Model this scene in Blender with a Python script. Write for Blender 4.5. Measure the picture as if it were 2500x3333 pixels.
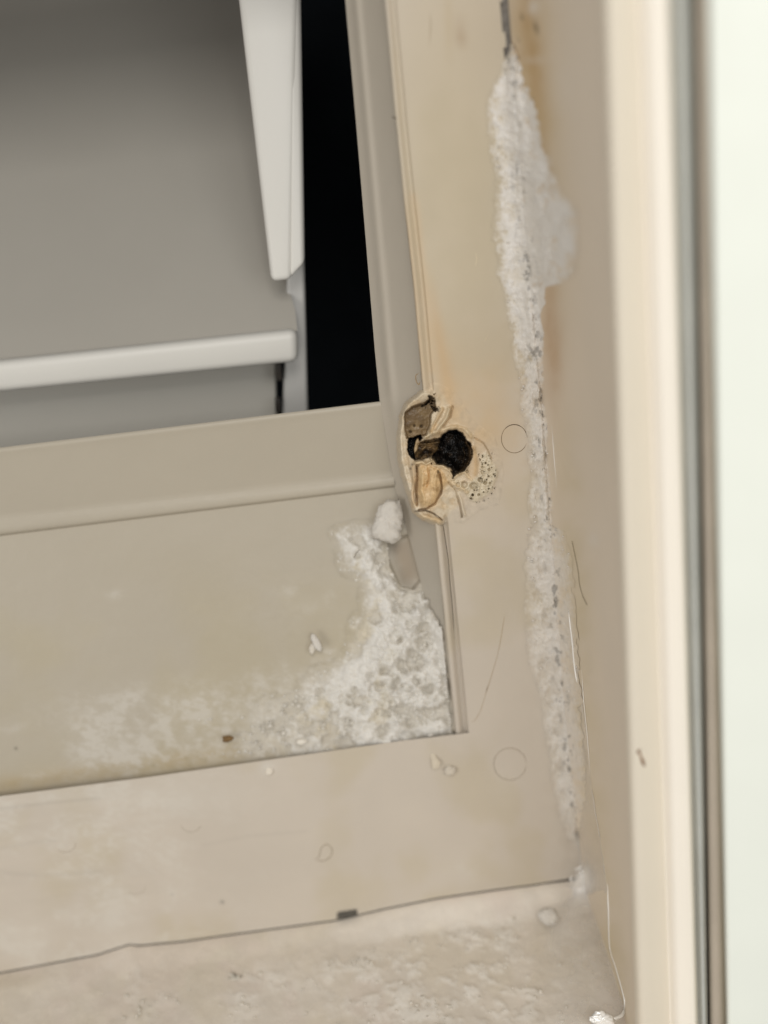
import bpy, math, random
import numpy as np
from mathutils import Matrix, Vector

# ------------------------------------------------------------------ camera
SC = bpy.context.scene
for o in list(bpy.data.objects): bpy.data.objects.remove(o)
FP, DIST = 4200.0, 0.42                       # focal length in photo pixels, distance to the panel
_d = np.array([1280, 9834, FP], float); _d /= np.linalg.norm(_d)
_r = np.array([9834, -1280, 0], float); _r /= np.linalg.norm(_r)
_f = np.cross(_r, _d)
MW = np.array([_r, _f, -_d])                  # camera (x right, y down, z forward) -> world
CAM = -DIST * (MW @ np.array([0, 0, 1.0]))
cd = bpy.data.cameras.new('camera'); cam = bpy.data.objects.new('camera', cd)
SC.collection.objects.link(cam); SC.camera = cam
R = MW @ np.diag([1, -1, -1])
cam.matrix_world = Matrix(((*R[0], CAM[0]), (*R[1], CAM[1]), (*R[2], CAM[2]), (0, 0, 0, 1)))
cd.sensor_fit = 'VERTICAL'; cd.sensor_height = 36; cd.sensor_width = 27
cd.lens = 36 * FP / 3333
cd.clip_start = 0.01; cd.clip_end = 50
cd.dof.use_dof = True; cd.dof.focus_distance = 0.415; cd.dof.aperture_fstop = 4.2

# ------------------------------------------------------------------ world, lamps, exposure
W = bpy.data.worlds.new('World'); SC.world = W; W.use_nodes = True
bg = W.node_tree.nodes['Background']
bg.inputs[0].default_value = (1.0, 0.97, 0.93, 1); bg.inputs[1].default_value = 0.34
SC.view_settings.view_transform = 'Standard'; SC.view_settings.look = 'None'
SC.view_settings.exposure = 0; SC.view_settings.gamma = 1
def lamp(name, loc, target, size, power, color, sy=None):
    l = bpy.data.lights.new(name, 'AREA'); l.energy = power; l.color = color
    l.shape = 'RECTANGLE'; l.size = size; l.size_y = sy or size
    o = bpy.data.objects.new(name, l); SC.collection.objects.link(o)
    o.location = loc
    v = Vector(target) - Vector(loc); o.rotation_euler = v.to_track_quat('-Z', 'Y').to_euler()
    return o
lamp('room_lamp', (0.0, -1.15, 0.85), (0.03, 0, 0), 0.45, 7.0, (1.0, 0.975, 0.945))
lamp('right_fill', (0.45, -1.25, 0.40), (0.1, 0, -0.02), 0.6, 4.0, (0.96, 0.99, 1.0))  # cool fill added at the front right for lip and cabinet, source unseen
lamp('left_fill', (-0.85, -0.95, 0.12), (0.05, 0, 0), 0.5, 4.0, (1.0, 0.975, 0.95))  # soft fill added from the left to brighten side wall and gasket

# ------------------------------------------------------------------ helpers
def ray(x, y):
    x, y = np.broadcast_arrays(np.asarray(x, float), np.asarray(y, float))
    v = np.stack([x - 1250, y - 1666.5, np.full_like(x, FP)], -1)
    return v @ MW.T
def at(x, y, Y=0.0):
    v = ray(x, y); Y = np.asarray(Y, float)
    t = (Y - CAM[1]) / v[..., 1]
    return CAM + t[..., None] * v
def atZ(x, y, Z):
    v = ray(x, y); t = (np.asarray(Z, float) - CAM[2]) / v[..., 2]
    return CAM + t[..., None] * v
def proj(P):
    c = (np.asarray(P, float) - CAM) @ MW
    return c[..., 0] / c[..., 2] * FP + 1250, c[..., 1] / c[..., 2] * FP + 1666.5
def ip(v, pts):
    pts = np.array(pts, float)
    x, y = pts[:, 0], pts[:, 1]
    v = np.asarray(v, float)
    r = np.interp(v, x, y)
    s0 = (y[1] - y[0]) / (x[1] - x[0]); s1 = (y[-1] - y[-2]) / (x[-1] - x[-2])
    r = np.where(v < x[0], y[0] + (v - x[0]) * s0, r)
    return np.where(v > x[-1], y[-1] + (v - x[-1]) * s1, r)
def sm(a, b, x):
    t = np.clip((np.asarray(x, float) - a) / (b - a), 0, 1); return t * t * (3 - 2 * t)
def _h(ix, iy, seed):
    n = (ix.astype(np.int64) * 374761393 + iy.astype(np.int64) * 668265263 + seed * 1442695041) & 0xffffffff
    n = ((n ^ (n >> 13)) * 1274126177) & 0xffffffff
    n = ((n ^ (n >> 16)) * 2246822519) & 0xffffffff
    return ((n ^ (n >> 15)) & 0xffffff) / float(0xffffff)
def vn(x, y, seed=0):
    x = np.asarray(x, float); y = np.asarray(y, float)
    ix = np.floor(x); iy = np.floor(y); fx = x - ix; fy = y - iy
    fx = fx * fx * fx * (fx * (fx * 6 - 15) + 10); fy = fy * fy * fy * (fy * (fy * 6 - 15) + 10)
    a = _h(ix, iy, seed); b = _h(ix + 1, iy, seed); c = _h(ix, iy + 1, seed); e = _h(ix + 1, iy + 1, seed)
    return (a + (b - a) * fx) * (1 - fy) + (c + (e - c) * fx) * fy
def fbm(x, y, s, o=4, seed=0, g=0.5):
    r = 0; a = 1; t = 0; x = np.asarray(x, float) / s; y = np.asarray(y, float) / s
    for k in range(o):
        ca, sa = math.cos(k * 1.1 + seed), math.sin(k * 1.1 + seed)
        r = r + a * vn(x * ca - y * sa + 31.7 * k, x * sa + y * ca + 17.3 * k, seed + k); t += a; a *= g
        x = x * 2.03; y = y * 2.03
    return r / t
def wor(x, y, s, seed=0):                      # distance to nearest of jittered points
    x = np.asarray(x, float) / s; y = np.asarray(y, float) / s
    ix = np.floor(x); iy = np.floor(y); d = np.full(np.shape(x), 9.0)
    for i in (-1, 0, 1):
        for j in (-1, 0, 1):
            cx = ix + i + _h(ix + i, iy + j, seed); cy = iy + j + _h(ix + i, iy + j, seed + 77)
            d = np.minimum(d, np.hypot(x - cx, y - cy))
    return d
def sdp(x, y, poly):                           # signed distance to polygon, negative inside
    P = np.array(poly, float); n = len(P); d = np.full(np.shape(x), 1e18); ins = np.zeros(np.shape(x), bool)
    for i in range(n):
        a = P[i]; b = P[(i + 1) % n]; e = b - a
        t = np.clip(((x - a[0]) * e[0] + (y - a[1]) * e[1]) / (e @ e + 1e-9), 0, 1)
        d = np.minimum(d, (x - a[0] - e[0] * t) ** 2 + (y - a[1] - e[1] * t) ** 2)
        c = (a[1] > y) != (b[1] > y)
        ins ^= c & (x < (b[0] - a[0]) * (y - a[1]) / (b[1] - a[1] + 1e-12) + a[0])
    d = np.sqrt(d); return np.where(ins, -d, d)
def sdl(x, y, pts):                            # distance to open polyline
    d = np.full(np.shape(x), 1e18)
    for a, b in zip(pts[:-1], pts[1:]):
        ex, ey = b[0] - a[0], b[1] - a[1]
        t = np.clip(((x - a[0]) * ex + (y - a[1]) * ey) / (ex * ex + ey * ey + 1e-9), 0, 1)
        d = np.minimum(d, (x - a[0] - ex * t) ** 2 + (y - a[1] - ey * t) ** 2)
    return np.sqrt(d)
def ell(x, y, cx, cy, rx, ry, rot=0.0):
    c, s = math.cos(rot), math.sin(rot); dx, dy = x - cx, y - cy
    return np.hypot((dx * c + dy * s) / rx, (-dx * s + dy * c) / ry)
def lin(r, g, b):
    c = np.array([r, g, b], float) / 255
    return np.where(c <= 0.04045, c / 12.92, ((c + 0.055) / 1.055) ** 2.4)
def mix(a, b, t):
    t = np.asarray(t)[..., None]; return a * (1 - t) + b * t

def obj(name, me, mat, parent=None):
    o = bpy.data.objects.new(name, me); SC.collection.objects.link(o)
    if mat: me.materials.append(mat)
    if parent: o.parent = parent
    return o
def mesh(name, V, F, mat, parent=None, col=None, smooth=True, cover=None):
    me = bpy.data.meshes.new(name)
    V = np.asarray(V, float).reshape(-1, 3)
    if isinstance(F, np.ndarray):
        F = F.astype(np.int32); k = F.shape[1]
        me.vertices.add(len(V)); me.vertices.foreach_set('co', V.astype(np.float32).ravel())
        me.loops.add(F.size); me.loops.foreach_set('vertex_index', F.ravel())
        me.polygons.add(len(F)); me.polygons.foreach_set('loop_start', np.arange(0, F.size, k, dtype=np.int32))
        me.polygons.foreach_set('loop_total', np.full(len(F), k, np.int32))
    else:
        me.from_pydata([tuple(v) for v in V], [], F)
    if smooth: me.polygons.foreach_set('use_smooth', [True] * len(me.polygons))
    me.update(); me.validate()
    a = me.color_attributes.new('tint', 'FLOAT_COLOR', 'POINT')
    c = np.ones((len(V), 4), np.float32)
    if cover is not None: c[:, 3] = cover
    if col is None: col = PL
    c[:, :3] = np.broadcast_to(np.asarray(col).reshape(-1, 3) if np.ndim(col) > 1 else np.asarray(col), (len(V), 3))
    a.data.foreach_set('color', c.ravel())
    return obj(name, me, mat, parent)
def grid(name, P, mat, parent=None, col=None, keep=None, smooth=True, cover=None):
    n, m = P.shape[:2]; I = np.arange(n * m).reshape(n, m)
    F = np.stack([I[:-1, :-1], I[1:, :-1], I[1:, 1:], I[:-1, 1:]], -1)
    if keep is not None: F = F[keep]
    F = F.reshape(-1, 4)
    used = np.zeros(n * m, bool); used[F.ravel()] = True
    remap = np.cumsum(used) - 1
    V = P.reshape(-1, 3)[used]
    c = None
    if col is not None: c = np.broadcast_to(col, P.shape).reshape(-1, 3)[used]
    return mesh(name, V, remap[F], mat, parent, c, smooth, None if cover is None else np.clip(cover, 0, 1).ravel()[used])
def thing(name, label, cat, loc=(0, 0, 0), group=None):
    o = bpy.data.objects.new(name, None); SC.collection.objects.link(o); o.empty_display_size = .01
    o.location = loc; o['label'] = label; o['category'] = cat
    if group: o['group'] = group
    return o
def tag(o, label, cat, group=None, kind=None):
    if label: o['label'] = label
    if cat: o['category'] = cat
    if group: o['group'] = group
    if kind: o['kind'] = kind
    return o
def box8(name, pts, mat, parent=None, col=None, bev=0.0):   # four front corners + four back corners
    F = [(0, 1, 2, 3), (7, 6, 5, 4), (0, 4, 5, 1), (1, 5, 6, 2), (2, 6, 7, 3), (3, 7, 4, 0)]
    o = mesh(name, np.array(pts), F, mat, parent, col, smooth=False)
    if bev:
        b = o.modifiers.new('bev', 'BEVEL'); b.width = bev; b.segments = 4; b.limit_method = 'NONE'
        for p in o.data.polygons: p.use_smooth = True
    return o
def tube(name, pts, rad, mat, parent=None, col=None, n=6):
    pts = np.array(pts, float); rad = np.broadcast_to(rad, len(pts)); V = []
    for i, p in enumerate(pts):
        t = pts[min(i + 1, len(pts) - 1)] - pts[max(i - 1, 0)]; t /= np.linalg.norm(t) + 1e-12
        a = np.cross(t, [0.13, 1, 0.07]); a /= np.linalg.norm(a); b = np.cross(t, a)
        for k in range(n):
            q = 2 * math.pi * k / n; V.append(p + rad[i] * (a * math.cos(q) + b * math.sin(q)))
    F = [(i * n + k, i * n + (k + 1) % n, (i + 1) * n + (k + 1) % n, (i + 1) * n + k) for i in range(len(pts) - 1) for k in range(n)]
    F += [tuple(range(n))[::-1], tuple((len(pts) - 1) * n + k for k in range(n))]
    return mesh(name, V, F, mat, parent, col)
def smooth_path(pts, n=8):
    pts = np.array(pts, float); out = []
    P = np.vstack([2 * pts[0] - pts[1], pts, 2 * pts[-1] - pts[-2]])
    for i in range(1, len(P) - 2):
        for t in np.linspace(0, 1, n, endpoint=False):
            out.append(0.5 * ((2 * P[i]) + (-P[i - 1] + P[i + 1]) * t + (2 * P[i - 1] - 5 * P[i] + 4 * P[i + 1] - P[i + 2]) * t * t + (-P[i - 1] + 3 * P[i] - 3 * P[i + 1] + P[i + 2]) * t ** 3))
    out.append(pts[-1]); return np.array(out)

# ------------------------------------------------------------------ materials (all procedural)
def material(name, rough=0.5, base=None, noise=0.06, nscale=60, bump=0.05, bscale=900, bdist=0.0004, coat=0.0, spec=0.5, sss=0.0, rvar=0.1):
    m = bpy.data.materials.new(name); m.use_nodes = True; N = m.node_tree.nodes; L = m.node_tree.links
    b = N['Principled BSDF']; tc = N.new('ShaderNodeTexCoord')
    n1 = N.new('ShaderNodeTexNoise'); n1.inputs['Scale'].default_value = nscale; n1.inputs['Detail'].default_value = 6
    L.new(tc.outputs['Object'], n1.inputs['Vector'])
    mr = N.new('ShaderNodeMapRange'); mr.inputs['From Min'].default_value = 0.3; mr.inputs['From Max'].default_value = 0.7
    mr.inputs['To Min'].default_value = 1 - noise; mr.inputs['To Max'].default_value = 1 + noise
    L.new(n1.outputs['Fac'], mr.inputs['Value'])
    mul = N.new('ShaderNodeVectorMath'); mul.operation = 'SCALE'; L.new(mr.outputs[0], mul.inputs['Scale'])
    if base is None:
        at_ = N.new('ShaderNodeAttribute'); at_.attribute_name = 'tint'; L.new(at_.outputs['Color'], mul.inputs[0])
    else: mul.inputs[0].default_value = tuple(base)
    L.new(mul.outputs[0], b.inputs['Base Color'])
    r2 = N.new('ShaderNodeMapRange'); r2.inputs['To Min'].default_value = max(0.02, rough - rvar); r2.inputs['To Max'].default_value = min(1, rough + rvar)
    L.new(n1.outputs['Fac'], r2.inputs['Value']); L.new(r2.outputs[0], b.inputs['Roughness'])
    n2 = N.new('ShaderNodeTexNoise'); n2.inputs['Scale'].default_value = bscale; n2.inputs['Detail'].default_value = 4
    L.new(tc.outputs['Object'], n2.inputs['Vector'])
    bp = N.new('ShaderNodeBump'); bp.inputs['Strength'].default_value = bump; bp.inputs['Distance'].default_value = bdist
    L.new(n2.outputs['Fac'], bp.inputs['Height']); L.new(bp.outputs[0], b.inputs['Normal'])
    b.inputs['Coat Weight'].default_value = coat; b.inputs['Coat Roughness'].default_value = 0.08
    b.inputs['Specular IOR Level'].default_value = spec
    if sss:
        b.inputs['Subsurface Weight'].default_value = sss; b.inputs['Subsurface Scale'].default_value = 0.003
        b.inputs['Subsurface Radius'].default_value = (1, 0.95, 0.9)
    return m
PL = lin(196, 186, 172)
PLG = lin(200, 188, 167)
M_plastic = material('aged_plastic', 0.5, bump=0.12, noise=0.025, nscale=35, spec=0.35)
M_satin = material('satin_plastic', 0.42, bump=0.06, noise=0.015, nscale=25, spec=0.35)
M_melt = material('melted_plastic', 0.42, bump=0.25, noise=0.08, nscale=500, bscale=1800, spec=0.45)
M_frost = material('frost', 0.85, bump=0.3, noise=0.05, nscale=400, bscale=2500, bdist=0.0004, spec=0.3, sss=0.2)
M_iced = material('iced_floor', 0.27, bump=0.14, noise=0.05, nscale=120, bscale=500, bdist=0.0005, coat=0.5, spec=0.5, rvar=0.15)
M_dark = material('dark_void', 0.8, base=(0.011, 0.014, 0.017), noise=0.2, spec=0.1)  # near-black base paints in the darkness of the unlit hollow
M_white = material('white_enamel', 0.35, bump=0.03, noise=0.01, spec=0.5)
M_rubber = material('gasket_rubber', 0.6, bump=0.15, noise=0.05)
M_dirt = material('dirt', 0.8, bump=0.3, noise=0.2, nscale=900)
def film_material():
    m = bpy.data.materials.new('clear_ice'); m.use_nodes = True; N = m.node_tree.nodes; L = m.node_tree.links
    b = N['Principled BSDF']; b.inputs['Base Color'].default_value = (0.86, 0.83, 0.78, 1); b.inputs['Roughness'].default_value = 0.12
    b.inputs['Specular IOR Level'].default_value = 0.8
    tc = N.new('ShaderNodeTexCoord'); n2 = N.new('ShaderNodeTexNoise'); n2.inputs['Scale'].default_value = 260; n2.inputs['Detail'].default_value = 5
    L.new(tc.outputs['Object'], n2.inputs['Vector'])
    bp = N.new('ShaderNodeBump'); bp.inputs['Strength'].default_value = 0.35; bp.inputs['Distance'].default_value = 0.0012
    L.new(n2.outputs['Fac'], bp.inputs['Height']); L.new(bp.outputs[0], b.inputs['Normal'])
    t = N.new('ShaderNodeBsdfTransparent'); x = N.new('ShaderNodeMixShader')
    at_ = N.new('ShaderNodeAttribute'); at_.attribute_name = 'tint'
    sp = N.new('ShaderNodeSeparateColor'); L.new(at_.outputs['Color'], sp.inputs[0]); L.new(sp.outputs[0], x.inputs[0])
    L.new(t.outputs[0], x.inputs[1]); L.new(b.outputs[0], x.inputs[2]); L.new(x.outputs[0], N['Material Output'].inputs['Surface'])
    return m
M_film = film_material()

# ------------------------------------------------------------------ key curves (photo pixels -> world through at())
EDGE = [(0, 1290), (380, 1325), (633, 1351), (950, 1386), (1234, 1411), (1672, 1457), (2082, 1498), (2385, 1527)]       # y -> x of the opening's right edge
SEAM = [(0, 1652), (785, 1712), (1285, 1762), (1700, 1792), (2250, 1832), (2600, 1868), (2750, 1885)]
LIP = [(0, 2592), (463, 2532), (1311, 2411), (1527, 2385)]                                                          # x -> y of the opening's lower edge
BOT = [(-300, 3220), (0, 3165), (316, 3106), (422, 3072), (452, 3076), (600, 3062), (754, 3040), (1093, 2994), (1250, 2957), (1431, 2921), (1612, 2895), (1740, 2878), (2000, 2838)]
REV = [(0, 1124), (411, 1160), (797, 1192), (1139, 1220), (1304, 1236), (1546, 1278), (1590, 1286), (1672, 1310), (1793, 1344), (1889, 1368), (2100, 1418), (2314, 1480), (2400, 1508)]
E_ = lambda y: ip(y, EDGE); S_ = lambda y: ip(y, SEAM); L_ = lambda x: ip(x, LIP); B_ = lambda x: ip(x, BOT); R_ = lambda y: ip(y, REV)
HEAP = [(1120, 1762), (1160, 1742), (1215, 1738), (1250, 1762), (1268, 1851), (1292, 1918), (1330, 1925), (1366, 1905), (1408, 1976), (1436, 2072), (1452, 2179), (1480, 2299), (1494, 2345), (1400, 2372), (1324, 2402), (1189, 2432), (960, 2462), (800, 2440), (860, 2330), (1000, 2250), (1100, 2200), (1175, 2140), (1190, 2060), (1230, 1990), (1205, 1900), (1165, 1840)]
MELT = [(1371, 1262), (1322, 1308), (1301, 1353), (1293, 1421), (1296, 1489), (1308, 1557), (1324, 1616), (1342, 1665), (1376, 1692), (1412, 1706), (1440, 1704), (1462, 1690),
        (1505, 1705), (1560, 1660), (1625, 1640), (1640, 1530), (1610, 1420), (1540, 1370), (1500, 1300), (1460, 1262), (1415, 1245)]

# ------------------------------------------------------------------ SETTING: void behind the opening
def plate(name, c0, c1, mat, parent=None, col=None):
    x0, y0, z0 = c0; x1, y1, z1 = c1
    P = [(x0, y0, z0), (x1, y0, z0), (x1, y0, z1), (x0, y0, z1), (x0, y1, z0), (x1, y1, z0), (x1, y1, z1), (x0, y1, z1)]
    return box8(name, P, mat, parent, col)
void = thing('duct_housing', 'black unlit hollow behind the opening, seen as a dark slot beside the tray', 'housing')
plate('back_wall', (-.36, .42, -.14), (.06, .43, .42), M_dark, void)
plate('side_wall', (.030, .028, -.14), (.040, .418, .42), M_dark, void)
plate('side_wall', (-.36, .028, -.14), (-.35, .418, .42), M_dark, void)
plate('top_wall', (-.348, .028, .40), (.028, .418, .41), M_dark, void)
plate('bottom_wall', (-.348, .03, -.14), (.028, .418, -.13), M_dark, void)

# ------------------------------------------------------------------ BACK PANEL
panel = thing('inner_panel', 'yellowed beige plastic panel with a square opening and a burnt melted hole beside its edge', 'panel')

def panel_tint(px, py):
    c = np.broadcast_to(PL, px.shape + (3,)).copy()
    yel = lin(196, 183, 156); pink = lin(196, 186, 172)
    c = mix(c, yel, 0.75 * np.exp(-((px - 1480) / 330) ** 2 - ((py - 600) / 900) ** 2) * sm(1100, 1300, px))
    c = mix(c, pink, 0.6 * sm(1600, 2100, py))
    n = fbm(px, py, 260, 4, 5)
    c = mix(c, lin(188, 176, 151), 0.5 * sm(0.5, 0.75, n))
    # orange stain running down to the melted spot
    st = sdl(px, py, [(1395, 880), (1425, 1080), (1455, 1240), (1470, 1330)])
    c = mix(c, lin(200, 164, 118), 0.45 * np.exp(-(st / (16 + 12 * vn(px / 40, py / 60, 4))) ** 2) * sm(800, 1150, py))
    st = sdl(px, py, [(1350, 640), (1380, 900), (1408, 1200)])
    c = mix(c, lin(208, 182, 146), 0.4 * np.exp(-(st / 14) ** 2))
    d = np.hypot(px - 1480, (py - 1400))
    c = mix(c, lin(203, 172, 126), 0.6 * np.exp(-(d / 210) ** 2) * (0.5 + fbm(px, py, 70, 4, 9)))
    c = mix(c, lin(150, 118, 80), 0.4 * np.exp(-ell(px, py, 1500, 108, 20, 34) ** 2))
    c = mix(c, lin(180, 160, 120), 0.25 * np.exp(-ell(px, py, 1460, 70, 14, 120) ** 2))
    # thin whitish frost breath near the seam, over the lower strip and the lower left
    s = S_(py) - px
    f = 0.55 * np.exp(-(np.clip(s, 0, None) / 75) ** 2) * sm(200, 900, py) * sm(0.3, 0.6, fbm(px, py, 40, 4, 21))
    f = f + 0.55 * sm(0.40, 0.7, fbm(px, py * 1.8, 120, 6, 31, .62)) * (.5 + sm(.35, .65, fbm(px, py * 1.5, 16, 4, 33))) * sm(1050, 300, px) * sm(2450, 2560, py)
    for (x, y, a, b, k) in [(610, 2590, 170, 50, .55), (370, 2970, 50, 60, .5), (60, 3060, 90, 60, .5), (870, 2500, 26, 22, .9), (250, 2600, 200, 30, .3), (1500, 2830, 60, 40, .4), (1640, 2560, 60, 60, .2)]:
        f = f + k * np.exp(-ell(px, py, x, y, a, b) ** 2) * (0.4 + fbm(px, py, 28, 4, 41))
    c = mix(c, lin(204, 197, 185), np.clip(f, 0, .8))
    # faint wipe streaks
    w = fbm(px * 0.12 + py * 0.02, py + px * 0.13, 22, 3, 55)
    c = c * (1 + 0.05 * (w - 0.5) * sm(2500, 2650, py) * sm(900, 400, px))[..., None]
    for pts, wd, k in [([(0, 2762), (110, 2742), (180, 2735)], 7, .14), ([(0, 2838), (120, 2850), (330, 2836)], 8, .12), ([(0, 2633), (120, 2618), (320, 2598)], 6, .2), ([(660, 2752), (800, 2722), (1000, 2705)], 6, .1)]:
        c = c * (1 - .45 * k * np.exp(-(sdl(px, py, pts) / wd) ** 2))[..., None]
    for (x, y, rr, k) in [(723, 2936, 6, .55), (560, 2912, 4, .25), (52, 2436, 5, .5)]:
        c = c * (1 - k * np.exp(-(np.hypot(px - x, py - y) / rr) ** 2))[..., None]
    return c

xs = np.unique(np.concatenate([np.linspace(-.26, .0165, 300), np.linspace(.0165, .026, 30), np.linspace(.026, .058, 40)]))
zs = np.unique(np.concatenate([np.linspace(.30, .06, 60), np.linspace(.06, -.02, 90), np.linspace(-.02, -.08, 24), np.linspace(-.08, -.176, 170)]))[::-1]
XX, ZZ = np.meshgrid(xs, zs)
# columns right of the opening's edge are snapped to the edge; rows under the opening to its lower lip; last rows to the bottom curve
ez = np.array([(at(E_(y), y, 0)[2], at(E_(y), y, 0)[0]) for y in range(-700, 2386, 40)] + [(-.088, at(1527, 2385)[0]), (-.2, at(1527, 2385)[0])])[::-1]
exz = np.interp(ZZ, ez[:, 0], ez[:, 1])
ic = int(np.argmin(abs(xs - .0205))); x0 = xs[ic]
XW = np.where(XX <= x0, XX + (exz - x0) * sm(-.05, x0, XX), XX + (exz - x0) * sm(.056, x0, XX))
lx = np.array([(at(x, L_(x))[0], at(x, L_(x))[2]) for x in range(-900, 1528, 50)] + [tuple(at(1527, 2385)[[0, 2]])])
jr = int(np.argmin(abs(zs + .088))); z0 = zs[jr]
lz = np.interp(XW, lx[:, 0], lx[:, 1])
bx = np.array([(at(x, B_(x))[0], at(x, B_(x))[2]) for x in range(-900, 2100, 12)])
bz = np.interp(XW, bx[:, 0], bx[:, 1])
ZW = np.where(ZZ >= z0, ZZ + (lz - z0) * sm(-.02, z0, ZZ), lz + (bz - lz) * (ZZ - z0) / (zs[-1] - z0))
P = np.stack([XW, np.zeros_like(XW), ZW], -1)
PX, PY = proj(P)
hh = 0.00012 * (fbm(PX, PY, 120, 3, 2) - .5) + 0.00004 * (fbm(PX, PY, 14, 3, 3) - .5)
# fine crease and dent by the melted spot fade in from the melted part
P[..., 1] = -hh
col = panel_tint(PX, PY)
keep = np.ones((len(zs) - 1, len(xs) - 1), bool)
keep[:jr, :ic] = False                                         # the opening
top = int(np.argmin(abs(zs - .205))); keep[:top, :] = True  # unseen header above the opening, height set to shade the tray
cm = (PX > S_(PY) - 27 - 8 * np.sin(PY / 23.0)) & (PY < 175)
keep &= ~cm[:-1, :-1]
sdm = sdp(PX, PY, MELT)
inm = sdm < -14
cell = inm[:-1, :-1] & inm[1:, :-1] & inm[:-1, 1:] & inm[1:, 1:]
keep &= ~cell
grid('panel_face', P, M_plastic, panel, col, keep)

# opening flange: bead, channel and rounded edge down the right side of the opening
def band_profile(y):
    """offset in px from the edge, depth (m) at image row y"""
    t = sm(1500, 1750, y)
    up = [(0.0, 0.0), (-2.5, .0004), (-5, .0016), (-9, .0021), (-16, .0018), (-24, .0012), (-31, .0008), (-35, .0010), (-37.5, .0018), (-39, .0035)]
    lo = [(0.0, 0.0), (-3, .0005), (-7, .0024), (-13, .0032), (-20, .0028), (-25, .0014), (-33, .0010), (-40, .0010), (-43.5, .0018), (-46, .0036)]
    return [(a[0] * (1 - t) + b[0] * t, a[1] * (1 - t) + b[1] * t) for a, b in zip(up, lo)]
def flange(y0, y1, name):
    ys = np.arange(y0, y1 + .1, 6.0); P = np.zeros((len(ys), 10, 3))
    for i, y in enumerate(ys):
        for j, (o_, dpt) in enumerate(band_profile(y)):
            wob = 1.6 * (fbm(y, j * 9.0, 60, 3, 8) - .5) * (j > 0)
            P[i, j] = at(E_(y) + o_ + wob, y, dpt + .0001 * 0)
    px, py = proj(P)
    c = panel_tint(px, py)
    c = mix(c, lin(214, 176, 128), .3 * np.exp(-((px - E_(py) + 36) / 9) ** 2) * sm(500, 800, py) * sm(1300, 1150, py))
    return grid(name, P, M_satin, panel, c)
flange(-800, 1290, 'opening_flange'); flange(1668, 2388, 'opening_flange')

def ybase_R(y):                                               # depth of the reveal's inner border
    return np.where(y < 1590, .022, .022 + (np.asarray(y) - 1590) / (2400 - 1590) * (.0035 - .022))
ys = np.arange(-800, 2395, 8.0); us = np.linspace(0, 1, 24)
P = np.zeros((len(ys), len(us), 3)); 
for i, y in enumerate(ys):
    o_, dp = band_profile(y)[-1]
    xa = E_(y) + o_; xb = R_(y)
    yb = ybase_R(y)
    u = us
    dep = dp + (yb - dp) * (u ** 0.85) + .0012 * np.sin(u * math.pi) * 0
    dep = dep - .0012 * np.exp(-((u - .72) / .1) ** 2) * sm(1500, 1200, y)      # soft fold running along it
    P[i] = at(xa + (xb - xa) * u, np.full_like(u, y), dep)
px, py = proj(P)
c = np.broadcast_to(lin(180, 171, 156), P.shape).copy()  # darker than the panel face: recess shade put into the reveal tint
c = mix(c, lin(182, 176, 164), .5 * sm(1750, 1900, py))
c = c * (1 + .04 * (fbm(px, py * .25, 22, 4, 61) - .5))[..., None]
kr = sdp(px, py, MELT) > -9
grid('opening_reveal', P, M_satin, panel, c, kr[:-1, :-1] | kr[1:, 1:])
# thickness behind the reveal's inner border
y2 = np.arange(-800, 1316, 12.0)
P = np.stack([at(R_(y2), y2, .022), at(R_(y2) + 3, y2, .0235), at(R_(y2) + 12, y2, .030)], 1)
grid('reveal_return', P, M_satin, panel, lin(170, 160, 145))

# ledge: upright back lip, rounded rib, then the surface sloping forward to the lower lip
T_ = lambda x: ip(x, [(0, 1457), (1236, 1307)])
RT = lambda x: ip(x, [(0, 1688), (1278, 1545)])
RB = lambda x: ip(x, [(0, 1745), (1278, 1586)])
rows = []
for v in np.linspace(0, 1, 6)[:-1]: rows.append(('a', v))
for v in np.linspace(0, 1, 14)[:-1]: rows.append(('b', v))
for v in np.linspace(0, 1, 40)[:-1]: rows.append(('c', v))
RIB = smooth_path([(0, 0, 0), (.15, .0005, 0), (.35, .0011, 0), (.6, .0016, 0), (.8, .0017, 0), (.92, .0012, 0), (1, -.0004, 0)], 8)
for v in np.linspace(0, 1, 260): rows.append(('d', v))
us = np.linspace(0, 1, 480)
PXl = np.zeros((len(rows), len(us))); PYl = PXl.copy(); DD = PXl.copy()
for i, (k, v) in enumerate(rows):
    # right border x found by iterating with the reveal border curve
    xr = np.full(1, 1250.0)
    def yline(x):
        if k == 'a': return T_(x) + 0 * v
        if k == 'b': return T_(x) + (RT(x) - T_(x)) * v
        if k == 'c': return RT(x) + (RB(x) - RT(x)) * v
        return RB(x) + (L_(x) + 4 - RB(x)) * v
    for _ in range(12): xr = R_(yline(xr)) + 2
    x = -700 + (xr[0] + 700) * (us ** 0.8)
    y = yline(x)
    if k == 'a': d = .034 - (.034 - .0222) * v; y = T_(x) + 14 * (1 - v)
    elif k == 'b': d = .022 + .0006 * v - .0004 * np.exp(-(v / .06) ** 2); d = d + 0 * x
    elif k == 'c': d = .0226 - np.interp(v, RIB[:, 0], RIB[:, 1]) + .0006 * v + 0 * x
    else:
        d = .0232 + (.0030 - .0232) * v ** 0.97 + 0 * x
        d = d + .0007 * sm(.93, 1.0, v) * sm(700, 200, x) + .0022 * sm(.975, 1, v) * sm(1200, 1400, x)
    PXl[i] = x; PYl[i] = y; DD[i] = d
DD += .0035 * sm(6, -10, sdp(PXl, PYl, [(1240, 1768), (1330, 1740), (1352, 1800), (1372, 1885), (1345, 1922), (1300, 1915), (1268, 1840)]))  # small recess added where the ledge reads as shaded
DD += .0002 * (fbm(PXl, PYl, 60, 4, 71) - .5)
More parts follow.
